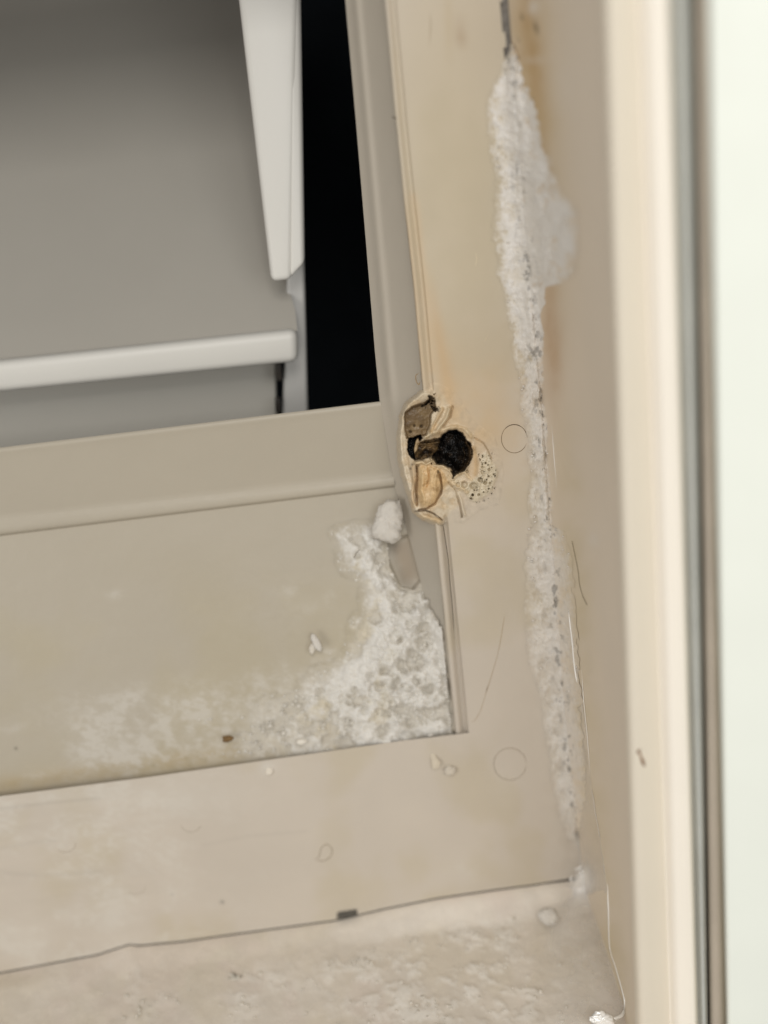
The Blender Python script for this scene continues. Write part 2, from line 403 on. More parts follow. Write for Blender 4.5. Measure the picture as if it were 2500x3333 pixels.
def ledge_frost(px, py):
    f = 0.9 * sm(40, -120, sdp(px, py, [(200, 2330), (420, 2240), (700, 2190), (1000, 2130), (1150, 2000), (1160, 1850), (1100, 1740), (1230, 1730), (1300, 1900), (1480, 2000), (1520, 2390), (1300, 2420), (200, 2570)]))
    f = f * sm(.25, .75, fbm(px, py, 70, 6, 81, .62)) * 1.25
    for (x, y, a, b, k) in [(410, 2435, 75, 55, .9), (372, 1935, 24, 14, .6), (940, 1920, 26, 22, .45), (1075, 1950, 18, 24, .4), (1000, 1980, 45, 20, .25), (330, 2300, 200, 60, .4), (900, 2300, 300, 60, .35), (50, 2370, 80, 14, .3), (130, 2525, 60, 22, .4), (900, 1990, 200, 130, .12)]:
        f = f + k * np.exp(-ell(px, py, x, y, a, b, -.15) ** 2) * (.35 + fbm(px, py, 22, 4, 91))
    f = f * (.45 + .9 * sm(.36, .66, fbm(px * .8, py * 1.3, 20, 5, 95, .65)))
    return np.clip(f, 0, 1)
def ledge_tint(px, py):
    c = np.broadcast_to(lin(174, 165, 148), px.shape + (3,)).copy()  # greyer than the panel face so the tint carries the recess shade
    c = mix(c, lin(174, 164, 142), .9 * sm(.4, .7, fbm(px, py, 300, 3, 12)) * sm(1700, 2100, py))
    c = mix(c, lin(170, 152, 118), .55 * np.exp(-((L_(px) - py - 38) / 34) ** 2) * sm(1350, 1100, px) * (.5 + fbm(px, py, 40, 4, 14)))
    c = mix(c, lin(150, 136, 104), .5 * sm(.5, .72, fbm(px, py * 2, 26, 4, 15)) * np.exp(-((L_(px) - py - 36) / 26) ** 2) * sm(250, 600, px))
    c = mix(c, lin(150, 132, 112), .6 * sm(10, -30, sdp(px, py, [(1262, 1765), (1335, 1745), (1352, 1800), (1372, 1885), (1345, 1922), (1300, 1900)])))  # shade of the pocket beside the frost, painted brown-grey
    c = mix(c, lin(198, 192, 181), .65 * np.clip(ledge_frost(px, py) + .9 * sm(70, -50, sdp(px + 50 * (fbm(px, py, 50, 4, 77) - .5), py + 50 * (fbm(px, py, 50, 4, 78) - .5), HEAP)), 0, 1))
    for (x, y, rr, k) in [(52, 2436, 5, .55), (1190, 2405, 5, .4)]:
        c = c * (1 - k * np.exp(-(np.hypot(px - x, py - y) / rr) ** 2))[..., None]
    return c
c = ledge_tint(PXl, PYl)
grid('ledge', at(PXl, PYl, DD), M_satin, panel, c)

# ------------------------------------------------------------------ MELTED SPOT (heights in mm towards the camera)
st = 1.9
mx = np.arange(1276, 1650, st); my = np.arange(1225, 1725, st)
X, Y = np.meshgrid(mx, my)
wx = X + 5 * (fbm(X, Y, 16, 3, 101) - .5); wy = Y + 5 * (fbm(X, Y, 16, 3, 102) - .5)
def q(pts): return [(1150 + a / 2.212, 1150 + b / 2.212) for a, b in pts]
e = E_(Y); off = X - e
prof_o = np.array([0, -3, -6, -11, -20, -30, -36, -40]); prof_d = np.array([0, .4, 1.8, 2.0, 1.5, .9, 1.2, 3.4])
dep = np.interp(-off, -prof_o, prof_d)                         # depth mm
rv = ybase_R(Y) * 1000; bl = e - 40
tt = np.clip((bl - X) / np.maximum(bl - R_(Y), 5), 0, 1)
dep = np.where(X < bl, 3.4 + (rv - 3.4) * tt ** .85, dep)
H = -dep
out = sdp(wx, wy, MELT)
# the whole softened zone levels up to a puffed skin
skin = np.where(X < 1400, -1.2 - 4.5 * sm(1390, 1290, X), -.15) + .5 * (fbm(X, Y, 45, 3, 103) - .5)
zone = sdp(wx, wy, q([(490, 270), (380, 350), (330, 450), (318, 600), (322, 750), (352, 900), (392, 1030), (430, 1140), (500, 1205), (580, 1228), (640, 1225), (690, 1150), (760, 1100), (800, 900), (900, 700), (860, 560), (700, 480), (690, 380), (640, 300), (580, 270)]))
k = sm(10, -12, zone)
H = H * (1 - k) + skin * k
rim = np.exp(-((zone + 13) / 8) ** 2) * sm(1440, 1380, X)
H += .9 * rim
base = panel_tint(X, Y); C = base.copy()
C = mix(C, lin(206, 191, 165), .75 * sm(8, -8, zone))
def carve(poly, depth, color, edge=5, warp=1.0, cvar=0.0, seed=0, s=14):
    global H, C
    w = 6 * warp
    sd = sdp(X + w * (fbm(X, Y, 12, 3, seed + 1) - .5), Y + w * (fbm(X, Y, 12, 3, seed + 2) - .5), poly)
    m_ = sm(edge * .5, -edge, sd); n = fbm(X, Y, s, 4, seed + 3)
    H = H * (1 - m_) + (-depth + (n - .5) * cvar) * m_
    mc = sm(1.5, -2.5, sd)
    if color is not None:
        cc = mix(color[0], color[1], sm(.3, .7, n)); C = mix(C, cc, mc)
    return sd
def ridge(pts, h, w, color=None, k=.7, wob=4, seed=0):
    global H, C
    d = sdl(X + wob * (fbm(X, Y, 20, 3, seed + 5) - .5), Y + wob * (fbm(X, Y, 20, 3, seed + 6) - .5), q(pts))
    m_ = np.exp(-(d / w) ** 2); H = H + h * m_
    if color is not None: C = mix(C, color, k * m_)
# flap of scorched skin below the hole
fl = sdp(wx, wy, q([(455, 790), (570, 790), (650, 830), (700, 930), (640, 980), (620, 1040), (560, 1120), (480, 1110), (455, 1000)]))
C = mix(C, lin(206, 172, 122), .85 * sm(12, -14, fl)); H += 1.6 * sm(6, -22, fl)
C = mix(C, lin(190, 146, 88), .5 * np.exp(-ell(X, Y, 1378, 1590, 16, 26) ** 2))
C = mix(C, lin(216, 192, 156), .7 * np.exp(-ell(X, Y, 1392, 1615, 14, 22) ** 2))
ridge([(620, 860), (640, 960), (630, 1010), (590, 1080), (530, 1120), (470, 1130)], -1.6, 3.0, lin(128, 92, 52), .8, seed=11)
ridge([(455, 800), (462, 900), (455, 1010), (460, 1090)], -1.8, 3.2, lin(140, 104, 62), .8, seed=12)
ridge([(430, 820), (435, 930), (425, 1020), (430, 1110)], 1.0, 5, lin(205, 172, 128), .6, seed=13)
ridge([(600, 860), (585, 960), (600, 1020)], .8, 5, None, seed=14)
ridge([(500, 880), (490, 980), (510, 1060)], .7, 6, lin(214, 186, 142), .5, seed=15)
ridge([(540, 830), (545, 900), (530, 960)], -.6, 2.5, lin(186, 140, 84), .6, seed=16)
ridge([(440, 1140), (520, 1130), (580, 1155), (640, 1200)], -1.6, 2.2, lin(80, 58, 36), .75, wob=2, seed=17)
ridge([(480, 1175), (540, 1180), (620, 1215)], 1.2, 9, lin(212, 184, 140), .6, seed=18)
ridge([(410, 1105), (425, 1140), (470, 1165)], 1.0, 5, lin(212, 190, 156), .5, seed=19)
# creases right of the flap
ridge([(690, 930), (745, 1000), (765, 1080), (785, 1180)], -.9, 3.2, lin(140, 118, 86), .65, seed=20)
ridge([(720, 970), (775, 1050), (800, 1160)], .6, 5, lin(214, 200, 174), .5, seed=21)
ridge([(875, 610), (940, 650), (975, 710), (995, 760)], -.55, 2.2, lin(158, 134, 100), .55, seed=22)
ridge([(865, 680), (880, 800), (872, 890)], .5, 9, lin(194, 164, 122), .7, seed=23)
# light melted folds between the pit and the hole
ridge([(690, 400), (670, 470), (600, 560), (520, 600)], 2.2, 8, lin(202, 184, 152), .8, seed=24)
ridge([(640, 400), (600, 480), (560, 560)], 1.2, 6, lin(190, 160, 116), .7, seed=25)
ridge([(715, 380), (700, 460), (650, 530)], -.8, 3, lin(168, 134, 92), .5, seed=26)
ridge([(610, 575), (660, 545), (740, 528), (800, 545), (850, 600)], .9, 7, lin(208, 190, 156), .7, seed=27)
mot = sm(.45, .7, fbm(X, Y, 24, 5, 196, .6)) * sm(6, -10, zone)
C = mix(C, lin(190, 160, 116), .4 * mot)
C = mix(C, lin(150, 118, 76), .55 * sm(.6, .75, fbm(X, Y, 13, 4, 197)) * sm(4, -16, fl))
H += .9 * (fbm(X, Y, 18, 4, 198) - .5) * sm(0, -14, zone)
C = mix(C, lin(150, 124, 88), .5 * np.exp(-((zone + 30) / 5) ** 2) * sm(1400, 1340, X))
# burn marks of soot on the skin round the hole
dd = np.hypot(X - 1480, Y - 1460); C = mix(C, lin(170, 128, 78), .35 * np.exp(-(np.abs(dd - 62) / 20) ** 2) * fbm(X, Y, 30, 4, 120))
# foam bubbles
bub = sm(.0, 14, -sdp(wx, wy, q([(700, 860), (800, 930), (900, 860), (905, 730), (960, 690), (1010, 760), (1060, 850), (1010, 1000), (880, 1095), (830, 1060), (760, 990), (700, 960)])))
C = mix(C, lin(208, 196, 170), .8 * bub)
H += .5 * bub + .8 * bub * (fbm(X, Y, 9, 3, 121) - .5)
rng = random.Random(7)
holes = [(870, 955, 30, 26, .55), (915, 910, 17, 18, .5), (950, 932, 14, 14, .5), (800, 945, 22, 24, .2), (755, 945, 16, 18, .15), (953, 790, 8, 8, .9), (930, 820, 10, 11, .5), (978, 838, 11, 11, .5), (930, 855, 13, 16, .25), (860, 1020, 11, 11, .8), (905, 1018, 12, 10, .5), (975, 885, 8, 8, .7), (985, 935, 9, 9, .4), (975, 975, 8, 7, .8), (850, 1045, 7, 9, .9), (820, 850, 11, 14, .6), (610, 855, 8, 14, .8), (940, 1000, 7, 7, .7)]
for i in range(130):
    a = rng.random(); bx_ = 830 + 200 * rng.random(); by_ = 720 + 360 * rng.random()
    t = (by_ - 720) / 360
    cx_ = 965 + 30 * math.sin(t * 3) - 110 * max(0, t - .45) * 1.6
    if abs(bx_ - cx_) > 75: continue
    r_ = 1.8 + 4.6 * rng.random() ** 3
    holes.append((bx_, by_, r_, r_ * (1 + .6 * rng.random()), .5 + .5 * rng.random()))
for (hx, hy, rx, ry, dk) in holes:
    cx_, cy_ = 1150 + hx / 2.212, 1150 + hy / 2.212; rx /= 2.212; ry /= 2.212
    d = ell(X, Y, cx_, cy_, max(rx, 1.35), max(ry, 1.35))
    H -= (1.0 if rx > 5 else .9) * sm(1.1, .6, d); H += .3 * np.exp(-((d - 1.35) / .3) ** 2)
    C = mix(C, lin(124, 107, 80) if dk > .6 else lin(164, 150, 122), min(1, dk + .1) * sm(1.15, .6, d))
# pits and the burnt hole
carve(q([(362, 430), (420, 385), (500, 360), (550, 330), (590, 335), (600, 400), (560, 440), (555, 510), (525, 590), (470, 600), (385, 618), (368, 520)]), 7.0, (lin(138, 116, 84), lin(112, 92, 66)), edge=6, cvar=1.6, seed=130, s=30)
C = mix(C, lin(96, 76, 52), .7 * np.exp(-ell(X, Y, 1150 + 470 / 2.212, 1150 + 372 / 2.212, 44, 8, -.5) ** 2))
for (hx, hy, r_) in [(490, 525, 5), (412, 565, 4), (440, 520, 3)]:
    C = mix(C, lin(40, 28, 18), .85 * np.exp(-ell(X, Y, 1150 + hx / 2.212, 1150 + hy / 2.212, r_, r_) ** 2)); H -= 1.2 * np.exp(-ell(X, Y, 1150 + hx / 2.212, 1150 + hy / 2.212, r_, r_) ** 2)
so = fbm(X, Y, 9, 4, 140)
for (hx, hy, rx, ry, rot) in [(545, 345, 22, 9, -.9), (585, 400, 22, 8, .25), (560, 320, 12, 12, 0), (510, 372, 20, 5, -.4)]:
    m_ = sm(.48, .66, so + .28 - .35 * ell(X, Y, 1150 + hx / 2.212, 1150 + hy / 2.212, rx, ry, rot))
    C = mix(C, lin(62, 48, 32), .9 * m_); H -= 1.2 * m_
dkc = (lin(34, 29, 25), lin(14, 12, 11))
sdB = carve(q([(392, 612), (450, 596), (490, 588), (500, 612), (470, 640), (450, 700), (445, 770), (405, 735), (388, 690)]), 13, (lin(16, 12, 10), lin(8, 7, 7)), edge=4, seed=150)
carve(q([(470, 640), (520, 622), (600, 610), (640, 600), (660, 700), (640, 790), (560, 800), (545, 745), (500, 770), (440, 772), (440, 700)]), 6, (lin(122, 98, 66), lin(52, 40, 28)), edge=5, cvar=5.5, seed=160, s=20)
carve(q([(432, 690), (450, 620), (472, 604), (482, 640), (462, 700), (440, 730)]), 3.6, (lin(164, 140, 104), lin(140, 116, 84)), edge=3, warp=.5, cvar=.8, seed=165)
carve(q([(620, 625), (640, 585), (685, 556), (740, 548), (790, 572), (812, 622), (848, 648), (860, 720), (842, 790), (800, 842), (722, 886), (702, 830), (650, 806), (580, 800), (555, 742), (610, 700)]), 10, dkc, edge=5, cvar=5.5, seed=170, s=34)
lob = [(700, 620, 62, 58), (735, 720, 60, 66), (760, 790, 44, 44), (650, 700, 38, 46), (600, 760, 34, 30)]
for i, (hx, hy, rx, ry) in enumerate(lob):                     # charred, glossy lumps of insulation inside the hole
    d = ell(X, Y, 1150 + hx / 2.212, 1150 + hy / 2.212, rx / 2.212, ry / 2.212)
    H += 4.2 * np.sqrt(np.clip(1 - d * d, 0, 1)) * sm(2, -5, sdp(X, Y, q([(620, 625), (640, 585), (685, 556), (740, 548), (790, 572), (812, 622), (848, 648), (860, 720), (842, 790), (800, 842), (722, 886), (702, 830), (650, 806), (580, 800), (555, 742), (610, 700)])))
hd = sm(2, -5, sdp(X, Y, q([(620, 625), (640, 585), (685, 556), (740, 548), (790, 572), (812, 622), (848, 648), (860, 720), (842, 790), (800, 842), (722, 886), (702, 830), (650, 806), (580, 800), (555, 742), (610, 700)])))
H += hd * (3.4 * (np.abs(fbm(X, Y, 24, 4, 193) - .5) * 2 - .3) + 1.3 * (fbm(X, Y, 7, 4, 194) - .5))
C = mix(C, lin(58, 46, 34), .7 * hd * sm(.56, .68, fbm(X, Y, 18, 4, 195)))
sdr = sdl(X, Y, q([(815, 640), (845, 690), (840, 760), (810, 820), (760, 860)]))
C = mix(C, lin(98, 76, 50), .85 * np.exp(-(sdr / 6) ** 2)); H += 3.2 * np.exp(-(sdr / 5) ** 2)
sdr = sdl(X, Y, q([(790, 680), (805, 730), (790, 790)])); C = mix(C, lin(84, 66, 44), .6 * np.exp(-(sdr / 2.2) ** 2)); H += 2 * np.exp(-(sdr / 3) ** 2)
ridge([(470, 660), (540, 650), (620, 640)], 1.8, 4, lin(120, 98, 66), .5, seed=31)
ridge([(560, 690), (600, 720), (640, 690)], 1.8, 4, lin(40, 30, 22), .7, seed=32)
ridge([(480, 740), (520, 705), (560, 715)], -2, 5, lin(30, 22, 16), .8, seed=33)
ridge([(500, 690), (530, 668), (560, 665)], 1, 4, lin(150, 122, 82), .5, seed=34)
# pale torn edge curling under the hole
for pts, w_, h_ in [([(450, 790), (500, 780), (530, 800), (575, 770), (590, 810), (650, 815), (690, 840), (712, 880), (715, 905)], 5.5, 3.0), ([(650, 830), (680, 880), (700, 930), (760, 960), (820, 1000)], 6, 1.4), ([(560, 745), (572, 800)], 3.5, 2.5), ([(740, 880), (800, 855), (850, 910)], 5, 1.4)]:
    d = sdl(X + 7 * (fbm(X, Y, 10, 3, 181) - .5), Y + 7 * (fbm(X, Y, 10, 3, 182) - .5), q(pts)); m_ = np.exp(-(d / w_) ** 2)
    H = np.maximum(H, -.6) * m_ + H * (1 - m_); H += h_ * .5 * m_; C = mix(C, lin(206, 184, 148), .85 * m_)
ridge([(706, 850), (722, 880), (716, 900)], -2.2, 2.4, lin(40, 30, 22), .9, wob=1, seed=35)
for (hx, hy) in [(412, 830), (425, 800), (455, 830), (470, 810), (455, 850)]:
    C = mix(C, lin(84, 62, 38), .75 * np.exp(-(np.hypot(X - 1150 - hx / 2.212, Y - 1150 - hy / 2.212) / 4) ** 2))
C = C * (1 + .10 * (fbm(X, Y, 12, 4, 190) - .5))[..., None]
H += .12 * (fbm(X, Y, 7, 3, 191) - .5) * sm(4, -10, zone)
lift = .07 * sm(3, -3, out)
fade = sm(4, -10, out)
right = (X > e - 2) | (k > .01)
Hf = np.where(X > e, H * fade, H) + lift
keepv = (out < 4) & ((X > e - 1) | (zone < 4) | ((Y > 1240) & (Y < 1300) & (X > e - 38)) | ((Y > 1660) & (X > e - 44)))
Hf = np.where((X < bl) & (zone > -3), Hf - .8 * sm(-3, 4, zone), Hf)
Pm = at(X, Y, -Hf / 1000)
kc = keepv[:-1, :-1] & keepv[1:, :-1] & keepv[:-1, 1:] & keepv[1:, 1:]
lum = C.mean(-1); hole = lum < .028
hc = hole[:-1, :-1] & hole[1:, 1:]
M_char = material('charred_foam', 0.42, bump=1.0, noise=0.3, nscale=700, bscale=1500, bdist=0.0008, spec=0.5, coat=.1)
mo = grid('melted_skin', Pm, M_melt, panel, C, kc & ~hc); mo['label'] = 'blistered tan plastic melted round the burnt hole'
ho = grid('burnt_hole', Pm, M_char, panel, C, kc & hc); ho['label'] = 'charred black hole with glossy lumps inside'

# rings, creases and other moulded or scratched marks of the panel
def mark(name, pts, rad, colr, n=8, mat=M_dirt, lift=0.0, sm_=True):
    p = smooth_path(pts, n) if sm_ else np.array(pts, float)
    w = at(p[:, 0], p[:, 1], -lift)
    rr = .75 * rad * np.clip(np.minimum(np.arange(len(p)), np.arange(len(p))[::-1]) / 4, .25, 1)
    return tube(name, w, rr, mat, panel, colr)
def arc(cx, cy, rx, ry, a0, a1, n=40):
    a = np.radians(np.linspace(a0, a1, n)); return np.stack([cx + rx * np.cos(a), cy + ry * np.sin(a)], -1)
mark('knockout_ring', arc(1674, 1428, 42, 46, -340, -5, 70), .00014, lin(124, 106, 80), sm_=False)
mark('knockout_ring', arc(1674, 1428, 42, 46, -140, -55), .00018, lin(80, 64, 44), sm_=False)
mark('knockout_ring', arc(1660, 2487, 53, 52, 0, 359, 80), .00012, lin(140, 124, 100), sm_=False)
mark('knockout_ring', arc(1660, 2487, 53, 52, 70, 220, 50), .00013, lin(138, 124, 104), sm_=False)
mark('knockout_ring', arc(622, 2672, 36, 36, 20, 160), .0001, lin(140, 124, 100), sm_=False)
mark('knockout_ring', arc(443, 2876, 34, 34, 10, 140), .0001, lin(140, 124, 100), sm_=False)
mark('knockout_ring', arc(212, 2744, 34, 30, -10, 140), .00009, lin(150, 134, 110), sm_=False)
mark('drip_mark', [(1024, 2797), (1036, 2792), (1042, 2776), (1046, 2760), (1062, 2748), (1076, 2756), (1082, 2772), (1072, 2792), (1052, 2802), (1026, 2800)], .00015, lin(130, 114, 88))
mark('stress_crack', [(1441, 1700), (1447, 1740), (1453, 1780), (1460, 1830), (1464, 1890), (1471, 1960), (1480, 2080)], .00014, lin(70, 56, 42), lift=-.0012)
mark('hairline_crack', [(1645, 1985), (1635, 2050), (1620, 2130), (1592, 2225), (1580, 2262), (1562, 2318), (1545, 2344), (1532, 2352)], .00009, lin(150, 122, 76))
mark('hairline_crack', [(1588, 2230), (1581, 2258)], .00013, lin(90, 70, 46))
mark('hairline_crack', [(1400, 40), (1402, 90), (1397, 150)], .00008, lin(150, 130, 96))
mark('scratch', [(1548, 820), (1552, 845), (1545, 870)], .0001, lin(220, 206, 176))
mark('scratch', [(1590, 1088), (1575, 1112)], .0001, lin(220, 206, 176))
mark('plastic_burr', [(1364, 1215), (1354, 1222), (1355, 1240), (1363, 1252), (1368, 1240)], .00018, lin(150, 124, 86), lift=-.002)
mark('plastic_burr', [(1276, 378), (1284, 384), (1292, 386)], .00022, lin(90, 78, 60), lift=-.001)
# drain slot in the lower edge
pts = [at(1096, 2991, -.0006), at(1163, 2982, -.0006), at(1162, 2960, -.0006), at(1099, 2970, -.0006)]
ptb = [at(1096, 2991, .004), at(1163, 2982, .004), at(1162, 2960, .004), at(1099, 2970, .004)]
box8('drain_slot', pts + ptb, M_dirt, panel, lin(84, 80, 72), bev=.0004)

# ------------------------------------------------------------------ RIGHT WALL, LIP, GASKET, CABINET
wall = thing('liner_wall', 'smooth beige side wall of the freezer liner ending in a bright rounded lip', 'wall')
def wy(y): return y
def sweep(name, cols, mat, parent, tint, ys=np.arange(-900, 4300, 60.0), sub=1, wob=0.0):
    """cols: (x at row 0, x at row 3333, depth)"""
    c_ = np.array(cols, float); n = len(c_)
    t = np.linspace(0, n - 1, (n - 1) * sub + 1)
    if sub > 1: c_ = smooth_path(c_, sub)
    Yr, J = np.meshgrid(ys, np.arange(len(c_)), indexing='ij')
    x = c_[J, 0] + (c_[J, 1] - c_[J, 0]) * Yr / 3333 + wob * (fbm(Yr, J * 5.0, 500, 2, 3) - .5)
    P = at(x, Yr, c_[J, 2]); px, py = proj(P)
    return grid(name, P, mat, parent, tint(px, py) if callable(tint) else tint)
WALLF = (1957, 2068, -.085)
def wall_tint(px, py):
    c = np.broadcast_to(lin(221, 208, 190), px.shape + (3,)).copy()
    s = px - S_(py)
    c = mix(c, lin(196, 172, 128), .75 * np.exp(-((s - 60) / 90) ** 2) * (.45 + .9 * fbm(px, py, 140, 4, 201)) * sm(1500, 300, py))
    c = mix(c, lin(182, 148, 98), .8 * np.exp(-(ell(px, py, 1725, 120, 40, 300, -.1)) ** 2) * (.3 + fbm(px, py * .5, 50, 4, 202)))
    c = mix(c, lin(178, 140, 96), .75 * np.exp(-(ell(px, py, 1792, 1080, 34, 220, -.06)) ** 2) * (.3 + fbm(px, py * .5, 40, 4, 203)))
    c = mix(c, lin(172, 140, 96), .6 * np.exp(-(ell(px, py, 1768, 560, 26, 140, -.12)) ** 2))
    c = mix(c, lin(196, 180, 138), .4 * np.exp(-((s - 70) / 50) ** 2) * sm(1200, 1600, py) * fbm(px, py, 90, 4, 204) * 1.6)
    for (x, y, rx, ry, rot, k) in [(1745, 90, 7, 22, -.25, .7), (1699, 55, 7, 9, 0, .6), (1732, 345, 6, 24, .05, .8), (1688, 130, 5, 10, 0, .3)]:
        c = mix(c, lin(84, 66, 42), k * np.exp(-ell(px, py, x, y, rx, ry, rot) ** 4))
    for (x, y, rx, ry, k) in [(1738, 25, 18, 26, .8), (1932, 1755, 18, 24, .5), (1745, 195, 40, 12, .35), (1840, 300, 40, 120, .2)]:
        c = mix(c, lin(220, 212, 200), k * np.exp(-ell(px, py, x, y, rx, ry) ** 2) * (.5 + fbm(px, py, 14, 3, 205)))
    return c
n1 = 70
tx = np.linspace(0, 1, n1); cols = [(1652 + 2 + (WALLF[0] - 1654) * t, 1937 + (WALLF[1] - 1937) * t, -.0012 + (WALLF[2] + .0012) * t ** 1.0) for t in tx]
yw = np.arange(-900, 4300, 12.0)
cc_ = np.array(cols); Yr, J = np.meshgrid(yw, np.arange(n1), indexing='ij')
x = cc_[J, 0] + (cc_[J, 1] - cc_[J, 0]) * Yr / 3333
x = x + (S_(Yr) + 2 - (1654 + (1937 - 1654) * Yr / 3333)) * (1 - J / (n1 - 1.0)) ** 2 * (Yr < 2900)
dep = cc_[J, 2]
Pw = at(x, Yr, dep); px, py = proj(Pw)
grid('wall_surface', Pw, M_plastic, wall, wall_tint(px, py))
def walldepth(px, py):                                        # depth of the wall surface seen at a pixel
    xs_ = S_(py); xe = WALLF[0] + (WALLF[1] - WALLF[0]) * py / 3333
    return np.where(px < xs_, 0, WALLF[2] * np.clip((px - xs_) / (xe - xs_), 0, 1))
sweep('wall_lip', [(1957, 2068, -.085), (1959, 2070, -.0868), (1963, 2074, -.0884), (1971, 2081, -.0898), (1983, 2093, -.0907), (2000, 2110, -.0910), (2035, 2145, -.0906), (2078, 2180, -.0900)], M_satin, wall, lin(222, 212, 194), sub=4)
sweep('lip_bead', [(2078, 2180, -.0900), (2086, 2186, -.0906), (2100, 2196, -.0922), (2114, 2208, -.0934), (2128, 2220, -.0940), (2150, 2240, -.0946), (2172, 2262, -.0950), (2181, 2270, -.0930), (2186, 2275, -.0860), (2186, 2275, -.0700)], M_satin, wall, lin(249, 241, 227), sub=4)  # paler than the lip: ridge highlight put into the tint
gas = thing('door_gasket', 'grey rubber gasket strip in the gap between beige lip and white cabinet', 'gasket')
sweep('gasket_fold', [(2165, 2255, -.0885), (2186, 2275, -.0905), (2210, 2286, -.0925), (2232, 2296, -.0930), (2249, 2302, -.0905), (2256, 2306, -.086), (2257, 2307, -.078)], M_rubber, gas, lin(196, 198, 194), sub=4)
sweep('gasket_flange', [(2253, 2304, -.084), (2258, 2308, -.086), (2264, 2314, -.090), (2290, 2340, -.092), (2306, 2362, -.090), (2316, 2372, -.08)], M_rubber, gas, lin(206, 193, 177), sub=4)
cab = thing('white_cabinet', 'glossy white outer cabinet edge filling the right border of the photo', 'cabinet')
sweep('cabinet_face', [(2320, 2384, -.085), (2306, 2370, -.104), (2303, 2366, -.108), (2312, 2372, -.1105), (2340, 2400, -.111), (2450, 2500, -.112), (2700, 2760, -.113), (3300, 3300, -.114)], M_white, cab, lin(240, 243, 232), sub=4)
liner_back = plate('liner_backing', (.0585, .002, -.3), (.14, .006, .4), M_dark)
liner_back.parent = wall

# dark crevice between the panel and the wall
sweep('corner_gap', [(1600, 1830, .003), (1720, 2000, .003)], M_dirt, wall, lin(150, 143, 134))
# edge of panel at the crevice (its right border): the panel stops short in the top rows
# ------------------------------------------------------------------ FLOOR
ZF = at(1250, 2962)[2]
nx, nt = 520, 170
xf = np.linspace(-560, 2150, nx); tf = np.linspace(0, 1, nt)
FX, FT = np.meshgrid(xf, tf)
yb = B_(FX) + 4.5
yb = np.where(FX > 1760, B_(1760.0) + 4 + (FX - 1760) * -.12, yb)
yy = yb + (3560 - yb) * FT
Pf = np.zeros(FX.shape + (3,))
top_ = at(FX, yb, -.0003)
fl_ = atZ(FX, np.maximum(yy, 2990), np.where(True, ZF - .004, 0))
# floor surface: starts at the panel as a small cove then runs forward and level
dist = FT * .14
Pf[..., 0] = top_[..., 0] + (np.linspace(-.02, .01, nx)[None] * FT) * 0
Pf[..., 1] = -.0003 - dist
zz = top_[..., 2] + (ZF - .0035 - top_[..., 2]) * sm(0, .09, FT)
Pf[..., 2] = zz
px, py = proj(Pf)
hf = .0012 * (fbm(px, py, 160, 4, 301) - .5) + .0004 * (fbm(px, py, 40, 4, 302) - .5)
def floor_frost(px, py):
    f = 0
    for (x, y, a, b, k) in [(1500, 3130, 260, 110, .8), (1330, 3260, 260, 120, 1.0), (1700, 3260, 160, 90, .8), (1560, 3060, 120, 60, .5), (880, 3200, 80, 60, .5), (470, 3200, 140, 140, .45), (790, 3240, 60, 90, .7), (1080, 3160, 120, 60, .55), (1650, 3000, 50, 90, .5), (1240, 3160, 120, 60, .4), (1820, 2950, 90, 60, .35)]:
        f = f + k * np.exp(-ell(px, py, x, y, a, b) ** 2)
    n = fbm(px, py * 1.25, 46, 6, 311, .6)
    return np.clip(f, 0, 1) * sm(.40, .72, n), n
ff, n_ = floor_frost(px, py)
hf = hf + .0006 * ff
Pf[..., 2] += hf * sm(0, .05, FT)
c = np.broadcast_to(lin(217, 208, 195), px.shape + (3,)).copy()
c = mix(c, lin(210, 200, 182), .6 * sm(.45, .7, fbm(px, py, 200, 4, 320)))
c = mix(c, lin(214, 202, 190), .6 * sm(.5, .7, fbm(px, py, 140, 4, 321)))
c = mix(c, lin(230, 225, 216), .8 * ff)
kf = px < S_(np.minimum(py, 2850)) + 14 + np.clip(py - 2830, 0, None) * .42
xw = proj(Pw)[0]
wx_ = np.interp(Pf[..., 1], [-.085, -.0012], [at(2060, 3200, -.085)[0], at(1890, 2850, 0)[0]])
kf = Pf[..., 0] < wx_ + .004
floor = grid('iced_floor', Pf, M_iced, None, c, kf[:-1, :-1])
floor['kind'] = 'structure'; floor.name = 'floor'
bkl = plate('gap_backing', (-.3, .0012, -.19), (.056, .0016, -.150), M_dirt, panel, lin(52, 48, 42))

# ------------------------------------------------------------------ FROST ALONG THE SEAM
FL = [(150, 1655), (200, 1648), (259, 1630), (329, 1612), (400, 1612), (470, 1612), (549, 1632), (666, 1640), (784, 1645), (940, 1655), (1097, 1680), (1254, 1700), (1390, 1715), (1516, 1728), (1643, 1728), (1706, 1732), (1833, 1724), (2023, 1728), (2149, 1738), (2276, 1768), (2402, 1790), (2592, 1812), (2700, 1835), (2790, 1850), (2900, 1850)]
FR = [(150, 1672), (168, 1680), (274, 1709), (353, 1741), (486, 1762), (560, 1785), (627, 1811), (682, 1847), (740, 1852), (799, 1852), (886, 1845), (917, 1815), (935, 1775), (1019, 1762), (1136, 1766), (1285, 1768), (1390, 1780), (1485, 1784), (1600, 1788), (1706, 1795), (1730, 1828), (1833, 1848), (2023, 1858), (2149, 1868), (2276, 1878), (2402, 1888), (2592, 1896), (2700, 1890), (2900, 1888)]
